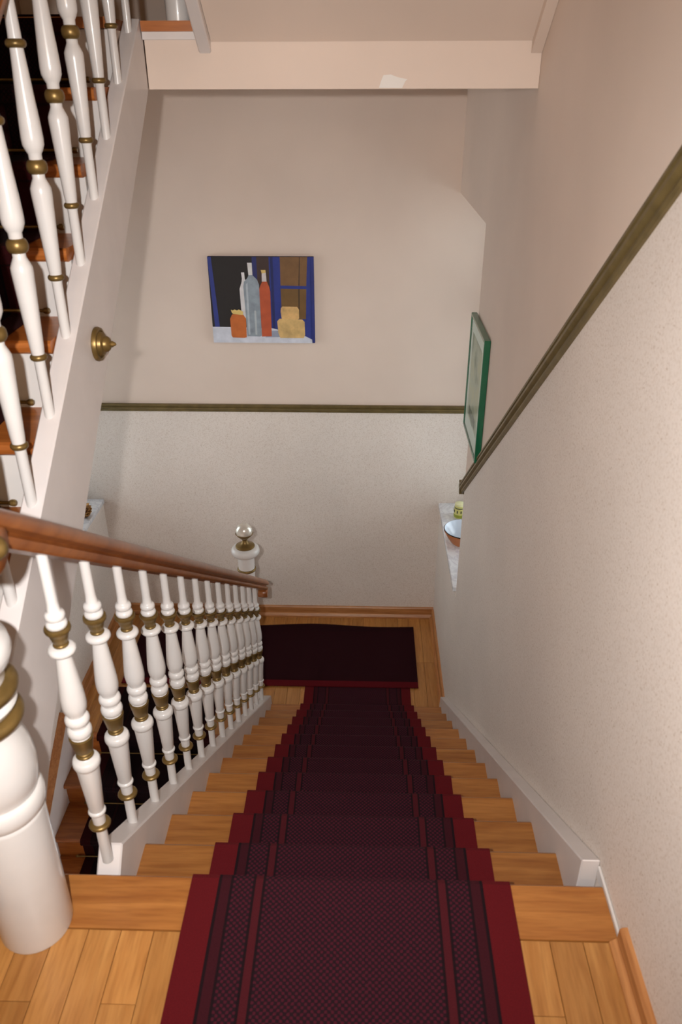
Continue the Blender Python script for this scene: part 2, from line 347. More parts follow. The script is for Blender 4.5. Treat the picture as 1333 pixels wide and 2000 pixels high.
# ---- skirting
SK = [(0, 0), (.030, 0), (.030, .014), (.020, .030), (.016, .034), (.016, .086), (.010, .094), (0, .096)]
def skirt(name, p0, p1, flip, label, mat, sc=1.0):
    o = sweep(name, [(a*(-1 if flip else 1)*1.0, b*sc) for a, b in SK], p0, p1, mat, None, 25); tag(o, label, 'baseboard', None, 'structure'); return o
skirt('baseboard_back', (XL+.001, YF, ZL), (XR-.001, YF, ZL), False, 'oak baseboard along the landing end wall', M['skirt'])
skirt('baseboard_right', (XR, 2.78, ZL), (XR, YF-.031, ZL), True, 'oak baseboard on the right wall of the landing', M['skirt_y'])
skirt('baseboard_left', (XL, 2.61, ZL), (XL, YF-.031, ZL), False, 'oak baseboard on the left wall of the landing', M['skirt_y'])
skirt('baseboard_hall', (XR, YBK, 0), (XR, -.125, 0), True, 'low oak baseboard on the right wall of the hall', M['skirt_y'], .62)

# ---- upper half landing slab (its front is the beam across the picture) and ceiling
ul = empty('ceiling', (0, YB, 1.6)); tag(ul, 'plastered beam edge and slab of the half landing overhead', 'ceiling', None, 'structure')
wpart('landing_slab', [(YB, 1.60), (YF, 1.60), (YF, ZUL-.03), (YB, ZUL-.03)], 'x', XUS+.003, XR-.001, M['plaster'], ul)
wpart('landing_slab', [(1.64, 1.60), (YF, 1.60), (YF, ZUL-.03), (1.64, ZUL-.03)], 'x', XL+.001, XUS-.053, M['plaster'], ul)
wpart('edge_moulding', [(YB-.022, ZUL-.052), (YB, ZUL-.052), (YB, ZUL-.030), (YB-.022, ZUL-.030)], 'x', XUS+.003, -.601, M['stringer'], ul)
wpart('landing_board', [(YB-.03, ZUL-.0295), (YB+.5, ZUL-.0295), (YB+.5, ZUL), (YB-.03, ZUL)], 'x', XUS+.003, -.601, M['tread_u'], ul)
wpart('landing_board', [(1.585, ZUL-.0295), (YB+.5, ZUL-.0295), (YB+.5, ZUL), (1.585, ZUL)], 'x', XL+.001, XUS-.053, M['tread_u'], ul)
chip = prism('bare_plaster_patch', [(-.002, 1.603), (.075, 1.602), (.085, 1.622), (.092, 1.628), (.060, 1.634), (.036, 1.642), (.012, 1.640), (.004, 1.622)], 'y', YB-.0015, YB+.001, plain('bare_white_filler', srgb(232, 228, 222), .8)); chip.parent = ul; chip.matrix_parent_inverse = Matrix.Translation(ul.location).inverted(); chip['label'] = 'white chipped patch on the beam edge'
ce = box('ceiling', XL, XR, YBK, YF, 5.2, 5.3, M['plaster']); tag(ce, 'pale plaster ceiling high over the stairwell', 'ceiling', None, 'structure')

# ================================================================== staircases
# ---- main flight, going down away from us
st = empty('staircase', (0, .05, ZL)); tag(st, 'oak staircase flight with white stringers going down to the landing', 'staircase')
def spart(o, par):
    o.parent = par; o.matrix_parent_inverse = Matrix.Translation(par.location).inverted(); return o
def nos(y, z, t=.034, s=1):     # nosing outline, end at y facing +s
    return [(y-s*.010, z), (y-s*.003, z-.005), (y, z-.016), (y-s*.003, z-.028), (y-s*.010, z-t)]
for k in range(1, 12):
    yb = (k-1)*G-.028
    spart(prism('tread', [(yb, -k*R-.034), (yb, -k*R)]+nos(k*G, -k*R), 'x', XSL, XSR, M['tread']), st)
    spart(box('riser', XSL, XSR, k*G-.040, k*G-.028, -(k+1)*R, -k*R-.034, M['stringer']), st)
spart(box('riser', XSL, XSR, -.012, 0, -R, -.033, M['stringer']), st)
spart(box('floor_strip', .5205, XR-.001, -.118, .06, -.02, .012, M['white'], None, .002), st)
def str_main(y, off): return off-SLOPE*y
spart(prism('wall_stringer', [(.064, str_main(.064, .07)), (2.76, str_main(2.76, .07)), (2.80, ZL+.03), (2.80, ZL+.001), (2.40, ZL+.001), (.064, -.50), (.064, -.22)], 'x', XSR, XR-.001, M['stringer'], None, .003), st)
OF = .066
ls = prism('outer_stringer', [(.098, str_main(.098, OF+.006)), (2.70, str_main(2.70, OF)), (2.72, ZL+.16), (2.72, ZL+.001), (2.50, ZL-.20), (.0, -.48), (.0, -.105)], 'x', -.673, XSL, M['stringer'], None, .004); spart(ls, st)
spart(prism('soffit', [(.0, -.40), (2.5, -.40-SLOPE*2.5), (2.5, -.43-SLOPE*2.5), (.0, -.43)], 'x', -.672, XR-.001, M['plaster']), st)

# ---- flight rising on the left
RU, GU, YU = .1855, .213, 1.59
su = empty('staircase', (-1.4, -.4, 0)); tag(su, 'flight rising on the left with orange oak treads and white risers', 'staircase')
for j in range(1, 10):
    yn, z = YU-GU*j, ZUL-RU*j
    spart(prism('tread', [(yn+GU+.03, z-.034), (yn+GU+.03, z)]+nos(yn, z, .034, -1), 'x', XL+.001, XUS-.053, M['tread_u']), su)
    spart(box('riser', XL+.001, XUS-.053, yn+.028, yn+.040, max(z-RU, 0.001), z-.034, M['white']), su)
spart(box('riser', XL+.001, XUS-.053, YU+.028, YU+.040, ZUL-RU, ZUL-.031, M['white']), su)
def us_top(y): return .765+.745*(y-.394)
def us_bot(y): return .249+.831*(y-.195)
spart(prism('outer_stringer', [(-.012, .002), (.04, .06), (.195, us_bot(.195)), (1.80, us_bot(1.80)), (1.812, 1.60), (1.812, us_top(1.785)), (1.785, us_top(1.785)), (-.012, us_top(-.012))], 'x', XUS-.051, XUS, M['stringer'], None, .003), su)
spart(prism('soffit', [(.10, .02), (1.63, 1.36), (1.63, 1.33), (.10, -.01)], 'x', XL+.001, XUS-.053, M['plaster']), su)

# ---- flight going on down on the left, towards us
sd = empty('staircase', (-1.35, 3.0, ZL-1.5)); tag(sd, 'shaded lower flight descending below the left balusters with oak treads', 'staircase')
Y0, GD, RD = 2.585, .258, .178
for k in range(1, 10):
    yr, z = Y0-(k-1)*GD, ZL-k*RD
    spart(prism('tread', [(yr, z-.034), (yr, z)]+nos(yr-GD-.03, z, .034, -1), 'x', XL+.047, -.86, M['tread_u']), sd)
    spart(box('riser', XL+.047, -.86, yr, yr+.012, z, z+RD-.034, M['tread_u']), sd)
spart(prism('nosing_board', [(Y0+.004, ZL-.034), (Y0+.004, ZL)]+nos(Y0-.03, ZL, .034, -1), 'x', XL+.047, -.822, M['tread_u']), sd)
def low(y, off): return ZL+off-(RD/GD)*(Y0-y)
spart(prism('wall_stringer', [(2.60, ZL+.19), (2.56, low(2.56, .21)), (.5, low(.5, .21)), (.5, low(.5, -.25)), (2.60, ZL-.24)], 'x', XL+.001, XL+.046, M['stringer'], None, .003), sd)
spart(prism('stringer_cap', [(2.55, low(2.55, .211)), (2.55, low(2.55, .226)), (.5, low(.5, .226)), (.5, low(.5, .211))], 'x', XL+.001, XL+.054, M['skirt_y']), sd)
spart(prism('outer_stringer', [(2.58, low(2.58, .07)), (.5, low(.5, .07)), (.5, low(.5, -.25)), (2.58, low(2.58, -.2))], 'x', -.86, -.822, M['stringer']), sd)

# ---- flight above our heads, rising from the upper landing towards us
sa = empty('staircase', (0, YB, 1.7)); tag(sa, 'plastered underside of the flight overhead between two painted stringers', 'staircase')
def so(y): return 1.737+.74*(YB-y)
spart(prism('soffit', [(YB-.001, so(YB)), (-1.6, so(-1.6)), (-1.6, so(-1.6)+.08), (YB-.001, so(YB)+.08)], 'x', -.555, XR-.036, M['plaster']), sa)
spart(prism('outer_stringer', [(YB-.002, so(YB)-.035), (-1.6, so(-1.6)-.03), (-1.6, so(-1.6)+.35), (YB-.002, so(YB)+.40)], 'x', -.597, -.556, M['stringer'], None, .004), sa)
spart(prism('wall_stringer', [(YB-.002, so(YB)-.035), (-1.6, so(-1.6)-.03), (-1.6, so(-1.6)+.1), (YB-.002, so(YB)+.1)], 'x', XR-.036, XR-.001, M['plaster']), sa)

# ================================================================== balustrades
# ---- turned baluster of the lower balustrade: white body, gold cups and ring
HB = .86
bal_prof = [(.0130, -.014), (.0130, .112)] + [(.0150, .126), (.0160, .158)] + torus_prof(.0165, .164, .0045, .006, 5) + \
    [(.0175, .172), (.0255, .305), (.0265, .312)] + torus_prof(.0268, .327, .0045, .012, 6) + [(.020, .341), (.0145, .346), (.0145, .402), (.0225, .408)] + \
    torus_prof(.0190, .424, .0080, .014, 7) + [(.0200, .441)] + torus_prof(.0185, .458, .0085, .013, 7) + [(.0190, .474), (.0245, .486), (.0268, .503), (.0262, .525), (.0235, .560), (.0195, .605), (.0160, .640)] + \
    torus_prof(.0200, .653, .0095, .010, 6) + [(.0135, .664), (.0130, .700), (.0185, .712)] + torus_prof(.0175, .720, .0045, .008, 5) + torus_prof(.0150, .741, .0060, .010, 6) + [(.0130, .754), (.0117, .775), (.0112, HB+.042)]
cupA = torus_prof(.0165, .350, .0035, .004, 5) + [(.0170, .356), (.0175, .359)] + torus_prof(.0180, .3605, .0015, .002, 3) + [(.0200, .366), (.0255, .398), (.0268, .406), (.0215, .4085)]
cupB = torus_prof(.0135, .667, .0030, .004, 5) + [(.0150, .674), (.0195, .690), (.0215, .697), (.0262, .703), (.0275, .708), (.0262, .713), (.0195, .7125)]
ringA = torus_prof(.0140, .119, .0120, .0075, 9)
bal_prof, cupA, cupB, ringA = [[(r*.975, z*.958) for r, z in pf] for pf in (bal_prof, cupA, cupB, ringA)]
b_me = lathe_me('baluster', bal_prof, 20); b_me.materials.append(M['white']); sharp(b_me, 50)
ca_me = lathe_me('brass_cup', cupA, 20); ca_me.materials.append(M['brass']); sharp(ca_me, 50)
cb_me = lathe_me('brass_cup', cupB, 20); cb_me.materials.append(M['brass']); sharp(cb_me, 50)
ra_me = lathe_me('brass_ring', ringA, 20); ra_me.materials.append(M['brass']); sharp(ra_me, 50)
XB, YB0, SB = -.645, .068, .1871; BS = .958
bl = empty('balustrade', (XB, YB0, 0)); tag(bl, 'balustrade of white balusters with gold cups beside the descending flight', 'balustrade')
def place(meshes, names, par, loc):
    o = bpy.data.objects.new(names[0], meshes[0]); COL.objects.link(o); o.parent = par; o.location = Vector(loc)-par.location
    for me, nm in zip(meshes[1:], names[1:]):
        c = bpy.data.objects.new(nm, me); COL.objects.link(c); c.parent = o
    return o
for i in range(14):
    y = YB0+i*SB
    place([b_me, ca_me, cb_me, ra_me], ['baluster', 'brass_cup', 'brass_cup', 'brass_ring'], bl, (XB, y, .066-SLOPE*y-(.022 if i == 0 else 0)))
HP = [(a*.95, b*.95) for a, b in [(-.026, 0), (.026, 0), (.030, .006), (.031, .024), (.024, .029), (.020, .035), (.036, .043), (.039, .052), (.036, .066), (.026, .078), (.010, .085), (-.010, .085), (-.026, .078), (-.036, .066), (-.039, .052), (-.036, .043), (-.020, .035), (-.024, .029), (-.031, .024), (-.030, .006)]]
def zrail(y): return .8913-SLOPE*y
hr = spart(sweep('handrail', HP, (XB, -.26, zrail(-.26)), (XB, 2.84, zrail(2.84)), M['rail'], None, 40), bl)
YSC, ZSC = -.138, .985
# little downward scrolls at both ends of the rail
def scroll(y, z, r, w, par):
    prof = [(r*.85, -w), (r, -w+.006), (r, w-.006), (r*.85, w)]
    o = lathe('rail_scroll', prof, M['rail'], par, 24, 'x', (0, 0, 0)); o.location = (XB, y, z); o.matrix_parent_inverse = Matrix.Translation(bl.location).inverted(); return o
scroll(2.815, zrail(2.815)-.022, .028, .029, bl)
scroll(YSC, ZSC, .050, .031, bl)
bt = lathe('brass_button', [(.020, 0), (.020, .004), (.016, .008), (.014, .011), (.008, .015), (.003, .016)], M['brass'], None, 20, 'x'); bt.location = (XB+.031, YSC, ZSC); spart(bt, bl)

# ---- turned baluster of the rising flight: gold ball and rings
HU = .765
ub_prof = [(.0125, -.012), (.0125, .135), (.0140, .140), (.0145, .155), (.0160, .170), (.0243, .340), (.0240, .352), (.0200, .362), (.0180, .366), (.0145, .374), (.0150, .425), (.0185, .431), (.0200, .434), (.0240, .444), (.0248, .458), (.0235, .490), (.0165, .600), (.0145, .634), (.0145, .652), (.0140, .665), (.0120, .72), (.0115, HU+.02)]
ub_me = lathe_me('baluster', ub_prof, 20); ub_me.materials.append(M['white']); sharp(ub_me, 50)
ball_me = lathe_me('brass_ball', torus_prof(.0135, .398, .0105, .016, 9), 20); ball_me.materials.append(M['brass']); sharp(ball_me, 60)
r1_me = lathe_me('brass_ring', torus_prof(.0135, .147, .0065, .0075, 7), 20); r1_me.materials.append(M['brass']); sharp(r1_me, 60)
r2_me = lathe_me('brass_ring', torus_prof(.0140, .644, .0085, .009, 7), 20); r2_me.materials.append(M['brass']); sharp(r2_me, 60)
XU = XUS-.027
ubl = empty('balustrade', (XU, .26, .6)); tag(ubl, 'balustrade of white balusters with gold balls on the rising flight', 'balustrade')
for i in range(9):
    y = 1.740-i*.1905
    place([ub_me, ball_me, r1_me, r2_me], ['baluster', 'brass_ball', 'brass_ring', 'brass_ring'], ubl, (XU, y, us_top(min(y, 1.785))-.004))
spart(sweep('handrail', HP, (XU, .10, us_top(.10)+HU), (XU, 1.83, us_top(1.83)+HU), M['rail'], None, 40), ubl)

# ---- big newel at the head of the stairs
nw = empty('newel_post', (-.748, -.108, 0)); tag(nw, 'stout round white newel with bulb and gold rings at the stair head', 'newel post')
np_ = [(.0745, .001), (.0765, .008), (.0775, .355), (.0765, .362)] + torus_prof(.073, .392, .0125, .026, 8) + [(.076, .421), (.0760, .426), (.0815, .440), (.0850, .468), (.0845, .492), (.0790, .528), (.0700, .556), (.0650, .572)] + \
    [(.064, .580), (.064, .616), (.072, .622), (.078, .634), (.074, .646), (.066, .652), (.066, .690)] + [(.070, .708), (.082, .722), (.090, .745), (.086, .768), (.066, .788), (.045, .80), (.040, .86), (.042, .94), (.060, .952), (.0615, .965), (.0615, 1.045), (.056, 1.062), (.040, 1.082), (.018, 1.092), (.002, 1.094)]
lathe('post', np_, M['white'], nw, 40)
lathe('brass_ring', torus_prof(.066, .602, .0190, .016, 9), M['brass'], nw, 40)
lathe('brass_ring', torus_prof(.066, .668, .0210, .016, 9), M['brass'], nw, 40)

# ---- newel at the landing with glass ball
XN, YN = -.744, 2.87
nf = empty('newel_post', (XN, YN, ZL)); tag(nf, 'white newel topped by a silvery ball at the landing end of the handrail', 'newel post')
T = -.838-ZL      # top of white cap above landing
pp = [(.052, .001), (.052, .50)] + torus_prof(.050, .52, .012, .016, 6) + [(.042, .56), (.056, .66), (.050, .78)] + torus_prof(.045, .80, .012, .014, 6) + [(.046, .83), (.050, T-.12), (.050, T-.055)] + torus_prof(.055, T-.030, .031, .030, 9) + [(.05, T)]
lathe('post', pp, M['white'], nf, 32)
lathe('brass_ring', torus_prof(.046, T-.16, .012, .010, 7), M['brass'], nf, 32)
lathe('brass_base', [(.058, T), (.058, T+.006), (.050, T+.012), (.030, T+.020), (.018, T+.030), (.015, T+.046), (.026, T+.060), (.044, T+.078), (.054, T+.092), (.046, T+.092)], M['brass'], nf, 32)
sil, nt_, b_ = new_mat('silvery_glass'); b_.inputs['Metallic'].default_value = .45; b_.inputs['Roughness'].default_value = .22; b_.inputs['Base Color'].default_value = srgb(226, 222, 212)
bp = [(.050*math.cos(a)+.0003, T+.104+.050*math.sin(a)) for a in [(-.42+i*.92/14)*math.pi for i in range(15)]]
lathe('finial_ball', bp, sil, nf, 32)

# ---- newel foot on the upper landing
ne = empty('newel_post', (-.665, YB+.045, ZUL)); tag(ne, 'white newel foot standing on the overhead landing edge', 'newel post')
lathe('post', [(.040, .0005), (.040, .12), (.046, .13), (.046, .15), (.034, .17), (.034, .9)], M['white'], ne, 32)

# ================================================================== carpets
def ribbon(name, path, x0, x1, mat, thick=.006, uvflip=False, nx=2):
    """path of (y,z) on top of the carpet; UV u=across from centre (m), v=along (m)"""
    bm = bmesh.new(); uvl = bm.loops.layers.uv.new('UVMap'); xc = (x0+x1)/2; rows = []; s = 0; pv = None
    N = len(path)
    for k, (y, z) in enumerate(path):
        if pv: s += math.hypot(y-pv[0], z-pv[1])
        pv = (y, z)
        a = path[max(k-1, 0)]; b = path[min(k+1, N-1)]; t = Vector((b[0]-a[0], b[1]-a[1])).normalized(); nrm = Vector((-t.y, t.x))
        if b[0] < a[0] - 1e-9 and abs(t.x) > .7: nrm = -nrm
        if nrm.y < -1e-6: nrm = -nrm
        q = (y-nrm.x*thick, z-nrm.y*thick)
        rows.append((bm.verts.new((x0, y, z)), bm.verts.new((x1, y, z)), bm.verts.new((x0, *q)), bm.verts.new((x1, *q)), s))
    def face(vs, uvs):
        f = bm.faces.new(vs)
        for l, u in zip(f.loops, uvs): l[uvl].uv = u
    for A, B in zip(rows, rows[1:]):
        sa_, sb_ = A[4], B[4]; w0, w1 = x0-xc, x1-xc
        face((A[0], A[1], B[1], B[0]), ((w0, sa_), (w1, sa_), (w1, sb_), (w0, sb_)))
        face((A[2], B[2], B[3], A[3]), ((w0, sa_), (w0, sb_), (w1, sb_), (w1, sa_)))
        face((A[0], B[0], B[2], A[2]), ((w0, sa_), (w0, sb_), (w0, sb_), (w0, sa_)))
        face((A[1], A[3], B[3], B[1]), ((w1, sa_), (w1, sa_), (w1, sb_), (w1, sb_)))
    for E_ in (rows[0], rows[-1]): face((E_[0], E_[2], E_[3], E_[1]), ((0, 0),)*4)
    return link(name, to_me(name, bm), mat)
c = .007
path = [(-1.7, c+.001), (-.6, c+.001), (.006, c+.001), (.018, c-.003), (.026, -.008), (.027, -.022), (.022, -.034), (.006, -.045), (.006, -R+c)]
for k in range(1, 12):
    y, z = k*G, -k*R
    path += [(y-G+.012 if k > 1 else .014, z+c), (y-.010, z+c), (y, z+c-.004), (y+.007, z-.009), (y+.008, z-.020), (y+.002, z-.034), (y-.020, z-.046), (y-.020, z-R+c)]
path += [(12*G-.20, ZL+c), (3.12, ZL+c)]
run = ribbon('stair_runner', path, -.426, .308, M['runner']); tag(run, 'maroon patterned runner with red borders down the middle of the steps', 'carpet')
# landing rug, with slightly wavy far edge and red near border
bm = bmesh.new(); uvl = bm.loops.layers.uv.new('UVMap'); NX, NY = 44, 10; xa, xb_, ya, yb_ = -1.72, .366, 3.055, 3.755; g0 = {}
for i in range(NX+1):
    for j in range(NY+1):
        x = xa+(xb_-xa)*i/NX; v = j/NY; ye = yb_-.010*math.sin(x*7.0+1)-.012*math.sin(x*3.1) - .03*max(0, -.4-x)*(1 if x > -1.4 else 1)
        y = ya+(ye-ya)*v; z = ZL+.015+.003*math.sin(x*6)*v*v
        g0[i, j] = (bm.verts.new((x, y, z)), bm.verts.new((x, y, ZL+.0085 if y < 3.13 else ZL+.002)), (x, y))
def rface(vs, pts, fl=1):
    f = bm.faces.new(vs)
    for l, p in zip(f.loops, pts): l[uvl].uv = (-.367+max(0, (p[1]-ya)), p[0])
for i in range(NX):
    for j in range(NY):
        q = [g0[i, j], g0[i+1, j], g0[i+1, j+1], g0[i, j+1]]
        rface([t[0] for t in q], [t[2] for t in q]); rface([t[1] for t in q[::-1]], [t[2] for t in q[::-1]])
edge = [(i, 0) for i in range(NX+1)]+[(NX, j) for j in range(1, NY+1)]+[(i, NY) for i in range(NX-1, -1, -1)]+[(0, j) for j in range(NY-1, 0, -1)]
for a, b in zip(edge, edge[1:]+edge[:1]):
    A, B = g0[a], g0[b]; rface([A[0], A[1], B[1], B[0]], [A[2], A[2], B[2], B[2]])
def rug_mat():
    m, nt, b = new_mat('dark_maroon_rug'); L = nt.links; b.inputs['Roughness'].default_value = 1; b.inputs['Specular IOR Level'].default_value = .1
    uv = nd(nt, 'ShaderNodeUVMap'); uv.uv_map = 'UVMap'; sp = nd(nt, 'ShaderNodeSeparateXYZ'); L.new(uv.outputs[0], sp.inputs[0])
    ad = nd(nt, 'ShaderNodeMath', operation='ADD', i_1=.367); L.new(sp.outputs[0], ad.inputs[0])
    r = ramp(nt, ad.outputs[0], [(0, srgb(92, 18, 26)), (.055, srgb(44, 15, 21)), (.63, srgb(40, 14, 20))], 'CONSTANT')
    n = nd(nt, 'ShaderNodeTexNoise'); n.inputs['Scale'].default_value = 260; L.new(uv.outputs[0], n.inputs['Vector']); fr = ramp(nt, n.outputs['Fac'], [(.3, (.7, .7, .7, 1)), (.7, (1, 1, 1, 1))])
    mx = nd(nt, 'ShaderNodeMix', data_type='RGBA', blend_type='MULTIPLY'); mx.inputs[0].default_value = 1; L.new(r.outputs[0], mx.inputs[6]); L.new(fr.outputs[0], mx.inputs[7]); L.new(mx.outputs[2], b.inputs['Base Color']); bump(nt, b, n.outputs['Fac'], .5, .002); return m
M['rugm'] = rug_mat()
rug = link('landing_rug', to_me('landing_rug', bm), M['rugm']); tag(rug, 'dark maroon rug with a red border lying along the landing', 'rug')
# runner on the rising flight
path = [(-1.0, c), (YU-GU*9+.020, c)]
for j in range(9, -1, -1):
    yn, z = YU-GU*j, ZUL-RU*j
    path += [(yn+.020, z-.046), (yn-.003, z-.034), (yn-.008, z-.018), (yn-.006, z-.003), (yn+.004, z+c), (yn+GU+.018 if j else 1.70, z+c)]
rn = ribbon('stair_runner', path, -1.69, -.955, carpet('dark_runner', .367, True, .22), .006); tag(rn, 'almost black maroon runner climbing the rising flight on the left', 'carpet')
path = [(3.02, ZL+c)]
for k in range(0, 10):
    yn, z = Y0-k*GD-.03, ZL-k*RD
    path += [(yn+.006, z+c), (yn-.006, z+.002), (yn-.008, z-.018), (yn-.003, z-.034), (yn+.020, z-.046), (yn+.020, z-RD+c)]
path = path[:-2]
rd = ribbon('stair_runner', path, -1.745, -1.01, bpy.data.materials['dark_runner'], .006); tag(rd, 'dark runner on the lower flight seen between the white balusters', 'carpet')
# brass stair rods
rod_me = lathe_me('stair_rod', [(.0045, -.41), (.0045, .41)], 10, 'x'); rod_me.materials.append(M['brass'])
end_me = lathe_me('rod_knob', [(.004, -.02), (.009, -.012), (.009, -.004), (.006, 0)], 10, 'x'); end_me.materials.append(M['brass'])
def rods(spots, xc, label, group):
    for q, (y, z) in enumerate(spots):
        o = bpy.data.objects.new('stair_rod', rod_me); COL.objects.link(o); o.location = (xc, y, z); tag(o, label % ('topmost', 'second', 'third', 'fourth', 'fifth', 'sixth', 'seventh', 'eighth')[q], 'stair rod', group)
        for s in (-1, 1):
            e = bpy.data.objects.new('rod_knob', end_me); COL.objects.link(e); e.parent = o; e.location = (s*.405+(.01 if s > 0 else 0), 0, 0)
rods([(YU-GU*j+.012, ZUL-RU*(j+1)+.020) for j in range(0, 8)], -1.322, 'thin brass rod at the %s riser below the overhead landing', 'stair rods on the rising flight')
rods([(Y0-k*GD-.018, ZL-(k+1)*RD+.018) for k in range(0, 6)], -1.3775, 'thin brass rod at the %s riser of the lower flight below the rug', 'stair rods on the lower flight')

# ================================================================== small things
# ---- brass rosette on the upper stringer
ro = empty('rosette', (XUS+.0005, .924, .992)); tag(ro, 'round stepped antique brass rosette with pointed tip on grey stringer', 'rosette')
lathe('base_disc', [(.046, 0), (.047, .005), (.044, .012), (.038, .013), (.035, .009), (.033, .013), (.031, .020), (.024, .024)], M['brass'], ro, 36, 'x')
lathe('dome', [(.022, .023), (.021, .031), (.016, .037), (.009, .040)], M['brass'], ro, 36, 'x')
lathe('tip', [(.008, .039), (.009, .044), (.006, .049), (.004, .053), (.001, .055)], M['brass'], ro, 24, 'x')

# ---- still-life painting on the far wall
PX0, PX1, PZ0, PZ1 = -1.030, -.362, .112, .660
pt = empty('painting', ((PX0+PX1)/2, YF, PZ0)); tag(pt, 'unframed still life painting of bottles, jar and loaves before a blue window', 'painting')
spart(box('canvas', PX0, PX1, YF-.022, YF-.0005, PZ0, PZ1, plain('canvas_edge', srgb(60, 52, 70), .8), None, .002), pt)
def paint(name, poly, col, layer, rough=.6, noise=.12):
    """poly in crop pixels of the picture field: x 150..1118, y 150..950"""
    pts = [(PX0+(px-140)/(1118-140)*(PX1-PX0), PZ1-(py-150)/(950-150)*(PZ1-PZ0)) for px, py in poly]
    pts = [(min(max(a, PX0+.0005), PX1-.0005), min(max(b, PZ0+.0005), PZ1-.0005)) for a, b in pts]
    bm = bmesh.new(); d = YF-.0222-.0002*layer
    f = bm.faces.new([bm.verts.new((a, d, b)) for a, b in pts]); 
    me = bpy.data.meshes.new(name); f.normal_update()
    if f.normal.y > 0: f.normal_flip()
    bmesh.ops.triangulate(bm, faces=bm.faces[:]); bm.to_mesh(me); bm.free()
    o = link(name, me, plain('paint_'+name+str(layer), srgb(*col), rough, 0, 0, noise, 18)); spart(o, pt); return o
paint('painted_dark_room', [(140, 150), (720, 150), (720, 830), (140, 830)], (30, 26, 26), 1)
paint('painted_brown_strip', [(590, 150), (712, 150), (712, 700), (590, 700)], (66, 48, 42), 2)
paint('painted_blue_strip', [(550, 150), (592, 150), (592, 700), (550, 700)], (38, 46, 104), 3)
paint('painted_blue_jamb', [(140, 150), (175, 150), (210, 800), (165, 800)], (46, 58, 132), 4)
paint('painted_blue_window', [(705, 150), (1118, 150), (1118, 940), (705, 940)], (36, 52, 132), 5)
paint('painted_blue_shade', [(718, 150), (742, 150), (742, 830), (718, 830)], (28, 38, 92), 6)
paint('painted_pane', [(808, 150), (1060, 150), (1045, 412), (806, 408)], (122, 88, 52), 7)
paint('painted_pane', [(806, 436), (1045, 440), (1035, 720), (806, 720)], (112, 82, 40), 8)
paint('painted_pane_bar', [(985, 150), (992, 150), (982, 410), (972, 410)], (70, 50, 36), 9)
paint('painted_pane_bar', [(972, 440), (982, 440), (976, 720), (966, 720)], (66, 50, 34), 10)
paint('painted_table', [(140, 796), (400, 800), (705, 806), (1020, 880), (1090, 915), (1092, 950), (140, 950)], (206, 210, 222), 11)
paint('painted_table_shade', [(705, 830), (880, 836), (880, 890), (640, 895)], (150, 158, 178), 12)
paint('painted_white_bottle', [(445, 290), (474, 290), (476, 345), (490, 380), (490, 720), (428, 720), (422, 440), (444, 380), (450, 345)], (214, 212, 214), 13)
paint('painted_grey_bottle', [(506, 205), (548, 205), (550, 315), (590, 355), (606, 400), (608, 880), (592, 888), (470, 886), (464, 640), (458, 420), (466, 375), (500, 340), (514, 312)], (142, 154, 164), 14, .5, .22)
paint('painted_bottle_neck', [(506, 203), (548, 203), (550, 312), (512, 314)], (220, 218, 216), 15)
paint('painted_bottle_highlight', [(482, 400), (500, 380), (500, 870), (482, 870)], (178, 188, 196), 16)
paint('painted_bottle_highlight', [(548, 640), (566, 640), (566, 870), (548, 870)], (178, 186, 190), 17)
paint('painted_red_bottle', [(638, 370), (680, 370), (700, 420), (708, 460), (704, 885), (610, 888), (606, 440), (622, 400)], (184, 84, 48), 18)
paint('painted_bottle_neck', [(636, 290), (674, 290), (678, 372), (634, 372)], (214, 206, 206), 19)
paint('painted_cork', [(628, 266), (672, 266), (674, 292), (636, 298)], (214, 184, 112), 20)
paint('painted_jar', [(336, 676), (440, 676), (466, 715), (462, 895), (440, 902), (330, 898), (318, 880), (314, 720)], (194, 104, 44), 21)
paint('painted_jar_lid', [(328, 632), (345, 640), (362, 630), (385, 640), (402, 630), (424, 640), (442, 650), (438, 682), (400, 678), (345, 672), (332, 655)], (228, 198, 120), 22)
paint('painted_loaf', [(785, 715), (1000, 722), (1022, 745), (1024, 870), (1010, 900), (785, 900), (768, 850), (762, 740)], (206, 172, 112), 23, .6, .25)
paint('painted_loaf', [(815, 600), (955, 602), (972, 630), (972, 712), (955, 722), (805, 715), (798, 650), (802, 615)], (210, 170, 110), 24, .6, .25)
paint('painted_frame_side', [(1092, 150), (1118, 150), (1118, 945), (1092, 945)], (34, 46, 120), 25)

# ---- green framed picture on the right wall
FY0, FY1, FZ0, FZ1 = 2.300, 2.800, -.005, .600
gf = empty('framed_picture', (XR, (FY0+FY1)/2, FZ0)); tag(gf, 'narrow dark green framed picture under glass on the right wall', 'picture')
gm = plain('green_lacquer', srgb(22, 96, 66), .25, 0, .4)
fd = .030
for y0, y1, z0, z1 in ((FY0, FY0+.016, FZ0, FZ1), (FY1-.016, FY1, FZ0, FZ1)): spart(box('frame_bar', XR-fd, XR-.001, y0, y1, z0, z1, gm, None, .002), gf)
for z0, z1 in ((FZ0, FZ0+.016), (FZ1-.016, FZ1)): spart(box('frame_bar', XR-fd, XR-.001, FY0+.0165, FY1-.0165, z0, z1, gm, None, .002), gf)
spart(box('mat_board', XR-.0225, XR-.002, FY0+.0165, FY1-.0165, FZ0+.0165, FZ1-.0165, plain('pale_mat_board', srgb(226, 232, 226), .8)), gf)
